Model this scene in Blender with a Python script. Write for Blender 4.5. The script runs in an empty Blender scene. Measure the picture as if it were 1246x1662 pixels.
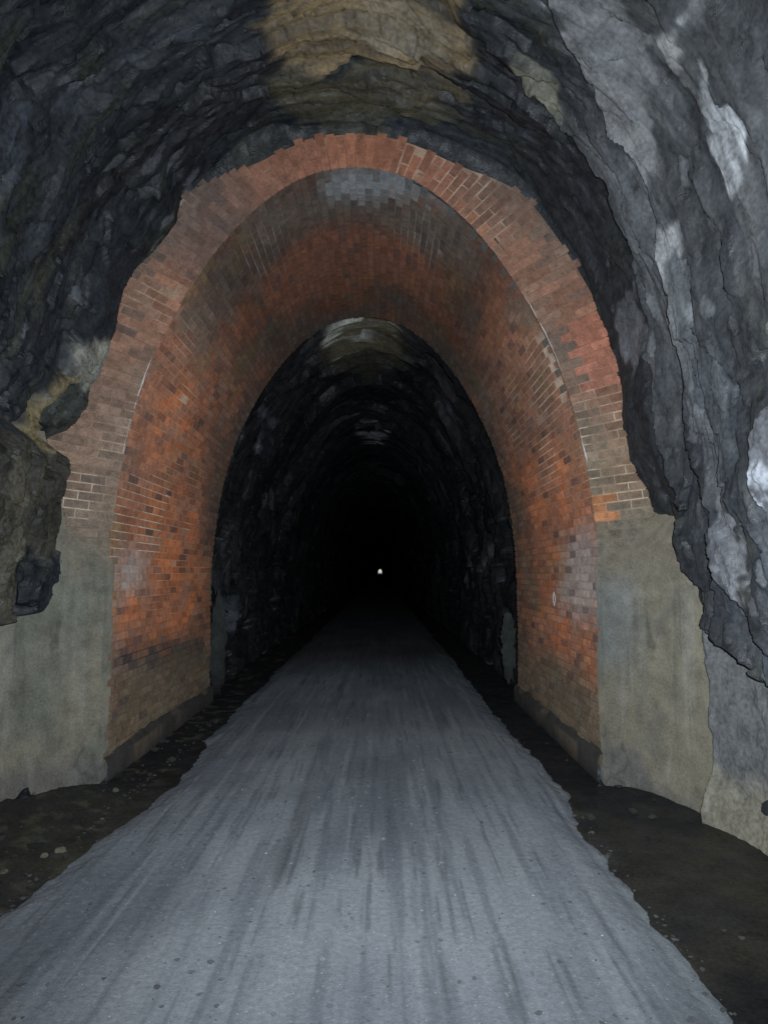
import bpy, math
import numpy as np

sc = bpy.context.scene
COL = sc.collection

# ------------------------------------------------------------------ camera
F, PW, PH = 1150.0, 1246.0, 1662.0          # focal length and frame in photo pixels
VPX, VPY = 617.0, 929.0                     # where the tunnel axis meets the frame
PITCH = math.atan((VPY - PH / 2) / F)
YAW = math.atan((PW / 2 - VPX) / F)
EYE = np.array([0.0, 0.0, 1.7])
cd = bpy.data.cameras.new('camera')
cd.sensor_fit = 'VERTICAL'
cd.sensor_height = 24.0
cd.lens = 24.0 * F / PH
cd.clip_start = 0.05
cd.clip_end = 6000
cam = bpy.data.objects.new('camera', cd)
COL.objects.link(cam)
cam.location = EYE
cam.rotation_euler = (math.pi / 2 + PITCH, 0, -YAW)
sc.camera = cam

# ------------------------------------------------------------------ daylight beyond the far portal
w = bpy.data.worlds.new('World')
sc.world = w
w.use_nodes = True
nt = w.node_tree
sky = nt.nodes.new('ShaderNodeTexSky')
sky.sky_type = 'NISHITA'
sky.sun_disc = False
sky.sun_elevation = math.radians(62)
sky.sun_rotation = math.radians(20)
nt.links.new(sky.outputs[0], nt.nodes['Background'].inputs[0])
nt.nodes['Background'].inputs[1].default_value = 0.15
w.cycles.sampling_method = 'NONE'

# the photographer's hand lamp: the only light inside the tunnel
LAMP_W = 2200.0
ld = bpy.data.lights.new('hand_lamp', 'SPOT')
ld.energy = LAMP_W
ld.color = (0.905, 1.0, 1.09)
ld.spot_size = math.radians(112)
ld.spot_blend = 1.0
ld.shadow_soft_size = 0.02
lamp = bpy.data.objects.new('hand_lamp', ld)
COL.objects.link(lamp)
lamp.location = (0.13, 0.05, 1.80)
lamp.rotation_euler = (math.radians(90 + 4.5), 0, math.radians(-2.0))

sc.view_settings.view_transform = 'Standard'
sc.view_settings.look = 'None'
sc.view_settings.exposure = 0.0
sc.view_settings.gamma = 1.0
sc.cycles.max_bounces = 6
sc.cycles.diffuse_bounces = 4
sc.cycles.glossy_bounces = 2
sc.cycles.sample_clamp_indirect = 2.0

# ------------------------------------------------------------------ helpers: noise, pixels to rays
def _hash(ix, iy, iz, seed):
    h = (ix.astype(np.int64) * 374761393 + iy.astype(np.int64) * 668265263 + iz.astype(np.int64) * 2147483647 + seed * 974634777) & 0xFFFFFFFF
    h = ((h ^ (h >> 13)) * 1274126177) & 0xFFFFFFFF
    h = ((h ^ (h >> 15)) * 2246822519) & 0xFFFFFFFF
    return ((h ^ (h >> 16)) & 0xFFFFFF).astype(np.float64) / float(0xFFFFFF)

def vnoise(x, y, z, seed=0):
    x, y, z = np.broadcast_arrays(np.asarray(x, float), np.asarray(y, float), np.asarray(z, float))
    fx, fy, fz = np.floor(x), np.floor(y), np.floor(z)
    tx, ty, tz = x - fx, y - fy, z - fz
    tx, ty, tz = [t * t * t * (t * (t * 6 - 15) + 10) for t in (tx, ty, tz)]
    r = 0.0
    for a in (0, 1):
        wa = tx if a else 1 - tx
        for b in (0, 1):
            wb = ty if b else 1 - ty
            for c in (0, 1):
                wc = tz if c else 1 - tz
                r = r + wa * wb * wc * _hash(fx + a, fy + b, fz + c, seed)
    return r * 2 - 1

def fbm(x, y, z, oct=4, seed=0, gain=0.5, lac=2.03):
    r, a, t = 0.0, 1.0, 0.0
    for i in range(oct):
        r = r + a * vnoise(x, y, z, seed + i * 17)
        t += a
        a *= gain
        x, y, z = x * lac + 3.1, y * lac + 7.7, z * lac + 1.3
    return r / t

def facets(u, v, seed):
    """broken rock: every cell is a tilted plane of its own. -> height, two random numbers per cell, distance to the crack"""
    u, v = np.broadcast_arrays(np.asarray(u, float), np.asarray(v, float))
    iu, iv = np.floor(u), np.floor(v)
    z0 = np.zeros(u.shape)
    best = np.full(u.shape, 9.0); sec = np.full(u.shape, 9.0)
    H = np.zeros(u.shape); R1 = np.zeros(u.shape); R2 = np.zeros(u.shape)
    for a in (-1, 0, 1):
        for b in (-1, 0, 1):
            cu, cv = iu + a, iv + b
            pu = cu + _hash(cu, cv, z0, seed); pv = cv + _hash(cu, cv, z0 + 1, seed)
            d = np.hypot(u - pu, v - pv)
            h = (_hash(cu, cv, z0 + 2, seed) - 0.5) + 1.3 * (_hash(cu, cv, z0 + 3, seed) - 0.5) * (u - pu) + 1.3 * (_hash(cu, cv, z0 + 4, seed) - 0.5) * (v - pv)
            m = d < best
            sec = np.where(m, best, np.minimum(sec, d))
            H = np.where(m, h, H)
            R1 = np.where(m, _hash(cu, cv, z0 + 5, seed), R1); R2 = np.where(m, _hash(cu, cv, z0 + 6, seed), R2)
            best = np.where(m, d, best)
    return H, R1, R2, sec - best

def smooth(e0, e1, v):
    t = np.clip((v - e0) / (e1 - e0), 0, 1)
    return t * t * (3 - 2 * t)

_f = np.array([math.sin(YAW) * math.cos(PITCH), math.cos(YAW) * math.cos(PITCH), math.sin(PITCH)])
_r = np.array([math.cos(YAW), -math.sin(YAW), 0.0])
_u = np.cross(_r, _f)

def ray(p):
    p = np.asarray(p, float)
    a = (p[..., 0] - PW / 2) / F
    b = (PH / 2 - p[..., 1]) / F
    return _f + a[..., None] * _r + b[..., None] * _u

def at_y(p, y):
    d = ray(p)
    return EYE + d * (y / d[..., 1])[..., None]

def at_z(p, z):
    d = ray(p)
    return EYE + d * ((z - EYE[2]) / d[..., 2])[..., None]

def in_poly(U, V, poly):
    poly = np.asarray(poly, float)
    r = np.zeros(np.shape(U), bool)
    j = len(poly) - 1
    for i in range(len(poly)):
        ui, vi = poly[i]
        uj, vj = poly[j]
        if vi != vj:
            c = ((vi > V) != (vj > V)) & (U < (uj - ui) * (V - vi) / (vj - vi) + ui)
            r ^= c
        j = i
    return r

def blur(a, n):
    for _ in range(n):
        for ax in (0, 1):
            p = np.concatenate([np.take(a, [0], ax), a, np.take(a, [-1], ax)], ax)
            m = a.shape[ax]
            a = 0.25 * np.take(p, range(0, m), ax) + 0.5 * np.take(p, range(1, m + 1), ax) + 0.25 * np.take(p, range(2, m + 2), ax)
    return a

def mix(c, col, m):
    return c * (1 - m[..., None]) + np.asarray(col, float) * m[..., None]

# ------------------------------------------------------------------ helpers: objects
def tag(o, label=None, cat=None, group=None, kind=None):
    if label: o['label'] = label
    if cat: o['category'] = cat
    if group: o['group'] = group
    if kind: o['kind'] = kind
    return o

def empty(name, loc):
    o = bpy.data.objects.new(name, None)
    o.empty_display_size = 0.1
    COL.objects.link(o)
    o.location = loc
    return o

def link_mesh(name, V, Fc, mat, parent=None, col=None, smooth_shade=True):
    """V (n,3), Fc (m,4) quads or (m,3)"""
    V = np.asarray(V, float)
    if parent is not None:
        V = V - np.array(parent.location)
    me = bpy.data.meshes.new(name)
    Fc = np.asarray(Fc, np.int32)
    k = Fc.shape[1]
    me.vertices.add(len(V))
    me.vertices.foreach_set('co', V.astype(np.float32).ravel())
    me.loops.add(Fc.size)
    me.loops.foreach_set('vertex_index', Fc.ravel())
    me.polygons.add(len(Fc))
    me.polygons.foreach_set('loop_start', np.arange(len(Fc), dtype=np.int32) * k)
    me.update(calc_edges=True)
    me.polygons.foreach_set('use_smooth', np.full(len(Fc), smooth_shade, bool))
    if col is not None:
        a = me.color_attributes.new('tint', 'FLOAT_COLOR', 'POINT')
        c4 = np.ones((len(V), 4), np.float32)
        c4[:, :3] = np.clip(np.asarray(col).reshape(-1, 3), 0.002, 0.95)
        a.data.foreach_set('color', c4.ravel())
    me.materials.append(mat)
    me.validate()
    o = bpy.data.objects.new(name, me)
    COL.objects.link(o)
    if parent is not None:
        o.parent = parent
    return o

def grid_faces(n, m, flip=False):
    i = np.arange(n - 1)[:, None] * m + np.arange(m - 1)[None, :]
    q = np.stack([i, i + 1, i + m + 1, i + m], -1).reshape(-1, 4)
    return q[:, ::-1] if flip else q

# ------------------------------------------------------------------ materials
def material(name, rough=0.8, rough_var=0.15, spec=0.3, diff_rough=1.0, tint=True, base=(0.1, 0.1, 0.1),
             var=0.5, s1=9.0, s2=60.0, bump=0.3, bdist=0.02, bscale=45.0, stretch=(1, 1, 1), glint=0.0):
    m = bpy.data.materials.new(name)
    m.use_nodes = True
    t = m.node_tree
    N, L = t.nodes, t.links
    b = N['Principled BSDF']
    b.inputs['Specular IOR Level'].default_value = spec
    b.inputs['Diffuse Roughness'].default_value = diff_rough
    tc = N.new('ShaderNodeTexCoord')
    mp = N.new('ShaderNodeMapping')
    mp.inputs['Scale'].default_value = stretch
    L.new(tc.outputs['Object'], mp.inputs['Vector'])
    def noise(scale, det, rgh=0.6):
        n = N.new('ShaderNodeTexNoise')
        n.inputs['Scale'].default_value = scale
        n.inputs['Detail'].default_value = det
        n.inputs['Roughness'].default_value = rgh
        L.new(mp.outputs[0], n.inputs['Vector'])
        return n
    n1, n2 = noise(s1, 5), noise(s2, 4)
    add = N.new('ShaderNodeMath'); add.operation = 'ADD'
    L.new(n1.outputs['Fac'], add.inputs[0]); L.new(n2.outputs['Fac'], add.inputs[1])
    mr = N.new('ShaderNodeMapRange')
    mr.inputs['From Min'].default_value = 0.7; mr.inputs['From Max'].default_value = 1.3
    mr.inputs['To Min'].default_value = 1 - var; mr.inputs['To Max'].default_value = 1 + var
    mr.clamp = False
    L.new(add.outputs[0], mr.inputs['Value'])
    mx = N.new('ShaderNodeVectorMath'); mx.operation = 'SCALE'
    if tint:
        ca = N.new('ShaderNodeVertexColor'); ca.layer_name = 'tint'
        L.new(ca.outputs['Color'], mx.inputs[0])
    else:
        mx.inputs[0].default_value = base
    L.new(mr.outputs[0], mx.inputs['Scale'])
    L.new(mx.outputs[0], b.inputs['Base Color'])
    rr = N.new('ShaderNodeMapRange')
    rr.inputs['From Min'].default_value = 0.35; rr.inputs['From Max'].default_value = 0.65
    rr.inputs['To Min'].default_value = max(0.05, rough - rough_var); rr.inputs['To Max'].default_value = min(1, rough + rough_var)
    n3 = noise(s1 * 1.7, 3)
    L.new(n3.outputs['Fac'], rr.inputs['Value'])
    L.new(rr.outputs[0], b.inputs['Roughness'])
    bp = N.new('ShaderNodeBump')
    bp.inputs['Strength'].default_value = bump
    bp.inputs['Distance'].default_value = bdist
    n4 = noise(bscale, 6, 0.65)
    L.new(n4.outputs['Fac'], bp.inputs['Height'])
    L.new(bp.outputs[0], b.inputs['Normal'])
    m['_nodes'] = 1
    return m

M_ROCK = material('wet rock', rough=0.62, rough_var=0.22, spec=0.4, diff_rough=1.0, var=0.7, s1=5, s2=30, bump=0.6, bdist=0.02, bscale=30)
M_ROCKDRY = material('dry rock', rough=0.6, rough_var=0.25, spec=0.5, diff_rough=1.0, var=0.5, s1=6, s2=34, bump=0.65, bdist=0.022, bscale=26)
M_FAR = material('dark far rock', rough=0.42, rough_var=0.18, spec=0.5, var=0.6, s1=5, s2=30, bump=0.7, bdist=0.03, bscale=16)
M_BRICK = material('old brick', rough=0.85, rough_var=0.1, spec=0.2, var=0.45, s1=14, s2=90, bump=0.5, bdist=0.008, bscale=90)
M_MORTAR = material('lime mortar', rough=0.9, spec=0.15, var=0.35, s1=10, s2=80, bump=0.4, bdist=0.006, bscale=80)
M_CONC = material('cement render', rough=0.8, rough_var=0.12, spec=0.25, var=0.34, s1=7, s2=60, bump=0.6, bdist=0.012, bscale=40)
M_MUD = material('wet mud', rough=0.6, rough_var=0.15, spec=0.3, var=0.5, s1=5, s2=45, bump=0.5, bdist=0.015, bscale=30)
M_STONE = material('pale stone', rough=0.7, spec=0.3, tint=False, base=(0.07, 0.062, 0.045), var=0.6, bump=0.5, bdist=0.01, bscale=40)
M_LIME = material('lime crust', rough=0.7, spec=0.3, tint=False, base=(0.42, 0.41, 0.38), var=0.4, bump=0.5, bdist=0.006, bscale=90)
M_PAINT = material('white paint', rough=0.6, spec=0.3, tint=False, base=(0.5, 0.5, 0.48), var=0.2)
M_GROUND = material('pale track', rough=0.9, spec=0.1, tint=False, base=(0.42, 0.46, 0.52), var=0.2, s1=1, s2=5, bscale=3)

# ------------------------------------------------------------------ brick arch profile
CX = -0.23
Y0, Y1 = 6.25, 10.1
_hw = np.array([(0, 2.15), (1.0, 2.16), (1.9, 2.15), (2.42, 2.10), (2.86, 2.03), (3.32, 1.92), (3.76, 1.76), (4.2, 1.54), (4.65, 1.25), (5.04, 0.90), (5.33, 0.48), (5.43, 0.0)])
def _profile():
    # full profile from the left foot over the crown to the right foot, resampled by arc length
    L = np.stack([-_hw[:, 1], _hw[:, 0]], 1)
    R = L[::-1][1:] * np.array([-1, 1])
    P = np.concatenate([L, R])
    # Catmull-Rom
    out = []
    for i in range(len(P) - 1):
        p0, p1, p2, p3 = P[max(i - 1, 0)], P[i], P[i + 1], P[min(i + 2, len(P) - 1)]
        t = np.linspace(0, 1, 40, endpoint=False)[:, None]
        out.append(0.5 * ((2 * p1) + (-p0 + p2) * t + (2 * p0 - 5 * p1 + 4 * p2 - p3) * t * t + (-p0 + 3 * p1 - 3 * p2 + p3) * t ** 3))
    out.append(P[-1:])
    Q = np.concatenate(out)
    s = np.concatenate([[0], np.cumsum(np.linalg.norm(np.diff(Q, axis=0), axis=1))])
    S = np.linspace(0, s[-1], 1400)
    return S, np.stack([np.interp(S, s, Q[:, 0]), np.interp(S, s, Q[:, 1])], 1)
PS, PQ = _profile()
SLEN = PS[-1]
_t = np.gradient(PQ, axis=0)
_k = np.ones(15) / 15
_t = np.stack([np.convolve(np.pad(_t[:, i], 7, mode='edge'), _k, 'valid') for i in (0, 1)], 1)
_t /= np.linalg.norm(_t, axis=1)[:, None]
PN = np.stack([-_t[:, 1], _t[:, 0]], 1)       # outward normal (away from the axis)
def prof(s):
    return np.interp(s, PS, PQ[:, 0]) + CX, np.interp(s, PS, PQ[:, 1])
def pnorm(s):
    nx, nz = np.interp(s, PS, PN[:, 0]), np.interp(s, PS, PN[:, 1])
    l = np.hypot(nx, nz)
    return nx / l, nz / l
def barrel_pt(s, y, h=0.0):                   # h > 0 towards the axis
    x, z = prof(s)
    nx, nz = pnorm(s)
    return np.stack([x - nx * h, y + 0 * x, z - nz * h], -1)

# polar description of a tube about (CX, ZC)
ZC = 1.5
def polar(x, z):
    return np.arctan2(x - CX, z - ZC)         # 0 at the crown, negative on the left
_pth = polar(PQ[:, 0] + CX, PQ[:, 1])
_prr = np.hypot(PQ[:, 0], PQ[:, 1] - ZC)
def lip_r(th):
    return np.interp(th, _pth, _prr)

def hit_barrel(p):
    """photo pixels -> (s, y) on the barrel"""
    d = ray(p)
    out = []
    for dd in np.atleast_2d(d):
        ys = np.linspace(5.5, 12, 1500)
        q = EYE + dd * (ys / dd[1])[:, None]
        th = polar(q[:, 0], q[:, 2]); rr = np.hypot(q[:, 0] - CX, q[:, 2] - ZC)
        k = np.nonzero(rr >= lip_r(th))[0]
        k = k[0] if len(k) else len(ys) - 1
        out.append((np.interp(th[k], _pth, PS), ys[k]))
    return np.array(out)

# ------------------------------------------------------------------ brick tunnel arch
arch = tag(empty('brick_arch', (CX, Y0, 0)), 'horseshoe arch of weathered orange red brick lining the tunnel', 'brick arch')
rng = np.random.default_rng(7)

def zone(px):
    return hit_barrel(np.array(px, float))
Z_ORANGE = [zone(p) for p in (
    [(262, 770), (335, 790), (330, 1035), (182, 1035), (186, 965), (225, 950), (240, 880)],
    [(815, 730), (870, 760), (935, 700), (958, 760), (955, 835), (918, 868), (900, 960), (935, 1010), (968, 1060), (930, 1090), (862, 1060), (875, 940), (865, 850)],
    [(215, 640), (290, 560), (330, 600), (330, 760), (260, 760)])]
Z_RED = [zone(p) for p in (
    [(430, 470), (520, 370), (640, 370), (740, 470), (700, 500), (560, 470), (470, 530)],)]
Z_GREY = [zone(p) for p in (
    [(918, 875), (955, 845), (972, 930), (974, 1010), (940, 1005), (902, 985)],
    [(195, 905), (240, 880), (235, 960), (190, 970)])]
Z_LIME = [zone(p) for p in ([(525, 292), (570, 272), (640, 268), (700, 297), (752, 345), (735, 352), (690, 322), (640, 318), (600, 330), (530, 322)],)]
Z_SOOT = [zone(p) for p in ([(190, 1062), (240, 1042), (330, 1040), (332, 1072), (250, 1092), (190, 1085)],)]
Z_DAMP = [zone(p) for p in ([(385, 400), (440, 330), (520, 300), (640, 320), (760, 380), (800, 450), (700, 420), (560, 360), (450, 400)],)]
Z_JOINTS = [zone(p) for p in (
    [(175, 790), (330, 770), (330, 960), (180, 960)], [(200, 660), (260, 540), (330, 560), (300, 700)],
    [(880, 560), (900, 570), (960, 800), (860, 800), (800, 640)], [(640, 320), (720, 350), (740, 440), (640, 420)],
    [(400, 360), (440, 340), (520, 420), (420, 480)])]

def zm(S, Y, zs, amp=0.12, fr=3.0, seed=3):
    """soft-edged patch with a ragged outline"""
    n1_ = amp * fbm(S * fr, Y * fr, 0.3, 4, seed)
    n2_ = 1.8 * amp * fbm(S * fr, Y * fr, 5.3, 4, seed + 50)
    m = np.zeros(np.shape(S))
    for z in zs:
        a = 0.0
        for (ds, dy) in ((0, 0), (1, 0.3), (-1, -0.3), (0.3, -1), (-0.3, 1), (0.6, 0.7), (-0.6, -0.7), (0.7, -0.6), (-0.7, 0.6)):
            a = a + in_poly(S + n1_ + ds * amp, Y + n2_ + dy * amp * 2.0, z) / 9.0
        m = np.maximum(m, a)
    return m

def brick_tint(S, Y, X, Z, rnd, rnd2):
    """brick colour at (arc length, depth), far end dimmed like lamp falloff"""
    n = fbm(S * 1.3, Y * 1.0, 1.7, 4, 11)
    c = np.empty(np.shape(S) + (3,))
    c[...] = (0.125, 0.063, 0.043)
    c = mix(c, (0.175, 0.074, 0.042), smooth(-0.1, 0.45, n))
    c = mix(c, (0.085, 0.062, 0.048), smooth(0.05, 0.5, -n))
    c = mix(c, (0.12, 0.085, 0.042), 0.7 * smooth(0.1, 0.5, fbm(S * 2, Y * 1.6, 9.1, 3, 31)))
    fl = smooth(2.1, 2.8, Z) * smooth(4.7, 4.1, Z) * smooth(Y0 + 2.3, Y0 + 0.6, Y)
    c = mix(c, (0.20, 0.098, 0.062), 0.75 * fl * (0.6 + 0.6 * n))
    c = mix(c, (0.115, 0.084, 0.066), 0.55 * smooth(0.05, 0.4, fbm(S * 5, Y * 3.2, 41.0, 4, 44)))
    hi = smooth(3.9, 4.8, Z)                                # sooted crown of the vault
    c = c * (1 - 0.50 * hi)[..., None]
    c = mix(c, (0.050, 0.042, 0.034), 0.55 * smooth(Y0 + 2.2, Y0 + 3.7, Y + 0.5 * fbm(S * 2.4, Y * 1.5, 47.0, 4, 48)) * smooth(0.0, 0.5, 0.5 + fbm(S * 3, Y * 2, 49.0, 3, 50)))  # fading lamplight painted into the brick towards the far end
    m = zm(S, Y, Z_RED);   c = mix(c, (0.135, 0.052, 0.032), 0.5 * m)
    m = zm(S, Y, Z_DAMP);  c = mix(c, (0.066, 0.056, 0.046), 0.75 * m)
    m = zm(S, Y, Z_ORANGE, 0.25) * (0.35 + 0.65 * smooth(-0.35, 0.2, fbm(S * 2.2, Y * 1.8, 6.6, 4, 37))); c = mix(c, (0.35, 0.112, 0.045), 0.85 * m)
    c = mix(c, (0.15, 0.10, 0.075), 0.6 * m * smooth(0.05, 0.35, fbm(S * 6, Y * 3.5, 43.0, 4, 46)))
    m = zm(S, Y, Z_GREY, 0.12, 5);  c = mix(c, (0.22, 0.185, 0.165), 0.75 * m)
    m = zm(S, Y, Z_LIME, 0.07, 6);  c = mix(c, (0.15, 0.158, 0.163), 0.8 * m)
    m = zm(S, Y, Z_SOOT, 0.05, 6);  c = mix(c, (0.026, 0.023, 0.024), 0.9 * m * (0.35 + 0.65 * (rnd > 0.4)))
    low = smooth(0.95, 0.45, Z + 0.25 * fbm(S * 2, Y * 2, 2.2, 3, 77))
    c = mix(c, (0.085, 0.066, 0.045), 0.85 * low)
    c = c * (0.80 + 0.40 * rnd)[..., None]
    dk = (rnd2 > 0.95).astype(float)
    c = mix(c, (0.045, 0.033, 0.033), 0.6 * dk)
    return c

def bricks_mesh(cells, pt, tint_fn, parent, name, mat, depth=0.014, ch=0.006, jit=0.004):
    """cells (n,4): s0,s1,v0,v1. pt(s,v,h) -> (n,3)"""
    n = len(cells)
    s0, s1, v0, v1 = cells.T
    h = rng.normal(0, jit, n)
    j = lambda: rng.normal(0, 0.0022, n)
    ring = []
    for (e, hh) in ((0, np.full(n, -depth)), (0, h - ch), (ch, h)):
        for (a, b) in ((0, 0), (1, 0), (1, 1), (0, 1)):
            s = (s1 - e if a else s0 + e) + (j() if e else 0)
            v = (v1 - e if b else v0 + e) + (j() if e else 0)
            ring.append(pt(s, v, hh))
    V = np.stack(ring, 1)                      # n,12,3
    f = []
    for L in (0, 4):
        for k in range(4):
            f.append((L + k, L + (k + 1) % 4, L + 4 + (k + 1) % 4, L + 4 + k))
    f.append((8, 9, 10, 11))
    f = np.array(f)
    Fc = (np.arange(n)[:, None, None] * 12 + f[None]).reshape(-1, 4)
    col = tint_fn((s0 + s1) / 2, (v0 + v1) / 2)
    col = np.repeat(col[:, None, :], 12, 1)
    return link_mesh(name, V.reshape(-1, 3), Fc, mat, parent, col.reshape(-1, 3), False)

COURSE, BLEN, GAP = 0.0765, 0.236, 0.011
FOOT = 0.12                                    # height of the cement footing strip
def lip_recess(s, v):                          # worn edge of the vault behind the face ring, upper right
    x, z = prof(s)
    side = smooth(0.15, 0.6, x - CX) * smooth(3.0, 3.5, z)
    return side * smooth(0.26, 0.15, v - Y0)
cells = []
nrow = int(SLEN / COURSE)
for i in range(nrow):
    s0 = i * SLEN / nrow
    s1 = s0 + SLEN / nrow
    x, z = prof((s0 + s1) / 2)
    if z < FOOT - 0.02:
        continue
    off = (0.0 if i % 2 else BLEN / 2) + rng.uniform(-0.012, 0.012)
    v = Y0 - off
    while v < Y1 - 0.02:
        a, b = max(v, Y0), min(v + BLEN, Y1)
        if b - a > 0.05:
            drop = rng.random() < 0.006 or (rng.random() < 0.25 and lip_recess((s0 + s1) / 2, (a + b) / 2) > 0.5)
            if not drop:
                cells.append((s0 + GAP / 2, s1 - GAP / 2, a + (GAP / 2 if a > Y0 else 0), b - GAP / 2))
        v += BLEN
cells = np.array(cells)
def barrel_tint(s, v):
    x, z = prof(s)
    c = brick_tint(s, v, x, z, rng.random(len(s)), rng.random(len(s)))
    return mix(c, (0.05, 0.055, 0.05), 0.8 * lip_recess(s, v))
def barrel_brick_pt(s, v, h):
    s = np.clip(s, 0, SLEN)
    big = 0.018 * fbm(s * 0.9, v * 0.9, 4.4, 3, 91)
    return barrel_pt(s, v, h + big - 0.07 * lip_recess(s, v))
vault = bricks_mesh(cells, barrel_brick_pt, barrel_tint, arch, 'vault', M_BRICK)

# mortar bed of the vault
S, Y = np.meshgrid(np.linspace(0, SLEN, 400), np.linspace(Y0, Y1, 120), indexing='ij')
P = barrel_pt(S, Y, -0.011 + 0.018 * fbm(S * 0.9, Y * 0.9, 4.4, 3, 91) - 0.07 * lip_recess(S, Y))
X, Z = P[..., 0], P[..., 2]
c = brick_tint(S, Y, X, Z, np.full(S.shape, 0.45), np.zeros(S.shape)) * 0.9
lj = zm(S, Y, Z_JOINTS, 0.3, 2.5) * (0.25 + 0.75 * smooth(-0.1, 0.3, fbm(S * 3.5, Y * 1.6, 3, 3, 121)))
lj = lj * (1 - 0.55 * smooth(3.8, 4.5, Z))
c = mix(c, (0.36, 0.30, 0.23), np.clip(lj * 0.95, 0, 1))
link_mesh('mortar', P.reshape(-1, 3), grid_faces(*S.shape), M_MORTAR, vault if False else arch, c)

# face ring: radial courses round the lip
def ring_tint(s, r, vary=True):
    x, z = prof(s)
    n = len(s)
    nn = fbm(s * 1.1, r * 2, 21.0, 4, 13)
    c = np.empty((n, 3)); c[:] = (0.205, 0.106, 0.070)
    c = mix(c, (0.245, 0.112, 0.064), smooth(0, 0.5, nn))
    c = mix(c, (0.135, 0.098, 0.074), smooth(0.05, 0.5, -nn))
    lf = (x < CX)
    grey = smooth(3.9, 3.0, z) * lf                        # lime wash, lower left
    c = mix(c, (0.175, 0.128, 0.096), 0.75 * grey)
    greyr = smooth(3.25, 2.7, z) * (~lf)
    c = mix(c, (0.165, 0.125, 0.085), 0.75 * greyr)
    cem = smooth(2.55, 1.7, z + 0.35 * fbm(s * 3, r * 3, 2, 3, 5))
    c = mix(c, (0.130, 0.119, 0.092), 0.9 * cem)
    patch = ((~lf) & (z > 2.12) & (z < 2.38) & (r < 0.17)).astype(float)
    c = mix(c, (0.36, 0.145, 0.06), 0.8 * patch)
    redp = ((~lf) & (z > 3.25) & (z < 3.85) & (r > 0.2)).astype(float)
    c = mix(c, (0.30, 0.115, 0.075), 0.6 * redp)
    crown = smooth(4.9, 5.2, z)
    c = mix(c, (0.22, 0.088, 0.054), 0.6 * crown)
    dsl = lf * smooth(4.2, 4.5, z) * smooth(5.15, 4.85, z)
    c = mix(c, (0.095, 0.066, 0.056), 0.7 * dsl)
    dsr = (~lf) * smooth(4.55, 4.8, z) * smooth(5.2, 5.0, z) * (r > 0.1)
    c = mix(c, (0.115, 0.075, 0.058), 0.55 * dsr)
    if not vary:
        return c
    c = c * (1 + (0.42 * (rng.random(n) - 0.5)) * (1 - 0.6 * cem))[:, None]
    return mix(c, (0.07, 0.055, 0.05), 0.55 * (rng.random(n) > 0.97) * (1 - cem))
def ring_pt(s, r, h):
    s = np.clip(s, 0, SLEN)
    x, z = prof(s)
    nx, nz = pnorm(s)
    y = Y0 - 0.012 - h + 0.015 * fbm(s * 1.2, r * 2, 8.0, 3, 61)
    return np.stack([x + nx * r, y, z + nz * r], -1)
def ring_w(s):
    x, z = prof(s)
    return 0.335 + 0.24 * smooth(5.3, 4.75, z) + 0.3 * smooth(3.6, 2.4, z)
cells = []
for i in range(nrow):
    s0 = i * SLEN / nrow; s1 = s0 + SLEN / nrow
    sm = (s0 + s1) / 2
    x, z = prof(sm)
    wmax = ring_w(sm)
    r = 0.0
    ln = [0.225, 0.11] if i % 2 else [0.11, 0.225]
    k = 0
    jag = rng.uniform(-0.055, 0.035)
    while r < wmax - 0.05:
        l = 0.225 if (k > 0) else ln[0]
        e = min(r + l, wmax + jag)
        skip = (z > 4.9 and r > 0.2 and rng.random() < 0.22) or (r == 0 and rng.random() < 0.05)
        if not skip and e - r > 0.04:
            cells.append((s0 + GAP / 2, s1 - GAP / 2, r + (GAP / 2 if r > 0 else -0.004), e - GAP / 2))
        r = r + l
        k += 1
cells = np.array(cells)
ring = bricks_mesh(cells, ring_pt, ring_tint, arch, 'face_ring', M_BRICK, depth=0.016, jit=0.006)
S, R = np.meshgrid(np.linspace(0, SLEN, 420), np.linspace(0, 1, 24), indexing='ij')
RR = R * (ring_w(S) - 0.02)
P = ring_pt(S, RR, np.full(S.shape, -0.013))
c = ring_tint(S.ravel(), RR.ravel(), False).reshape(S.shape + (3,)) * 0.92
x, z = prof(S)
lj = 0.6 * smooth(0.0, 0.4, fbm(S * 1.2, RR * 1.5, 3.3, 3, 141))
lj = np.maximum(lj, (x > 1.2) * smooth(2.0, 2.3, z) * smooth(3.5, 3.2, z) * 0.9)
lj = np.maximum(lj, smooth(0.3, 0.5, x) * smooth(4.85, 5.0, z) * 0.8)
lj = lj * (0.3 + 0.7 * smooth(-0.25, 0.25, fbm(S * 5, RR * 6, 5.0, 3, 142)))
lj = lj * (1 - smooth(2.0, 1.7, z))
lj = np.maximum(lj, ((x < -2.2) & (abs(z - 2.33) < 0.2) & (RR > 0.22) & (RR < 0.5)) * 1.0)
c = mix(c, (0.46, 0.38, 0.28), lj * 0.75)
link_mesh('ring_mortar', P.reshape(-1, 3), grid_faces(*S.shape, flip=True), M_MORTAR, arch, c)

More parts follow.
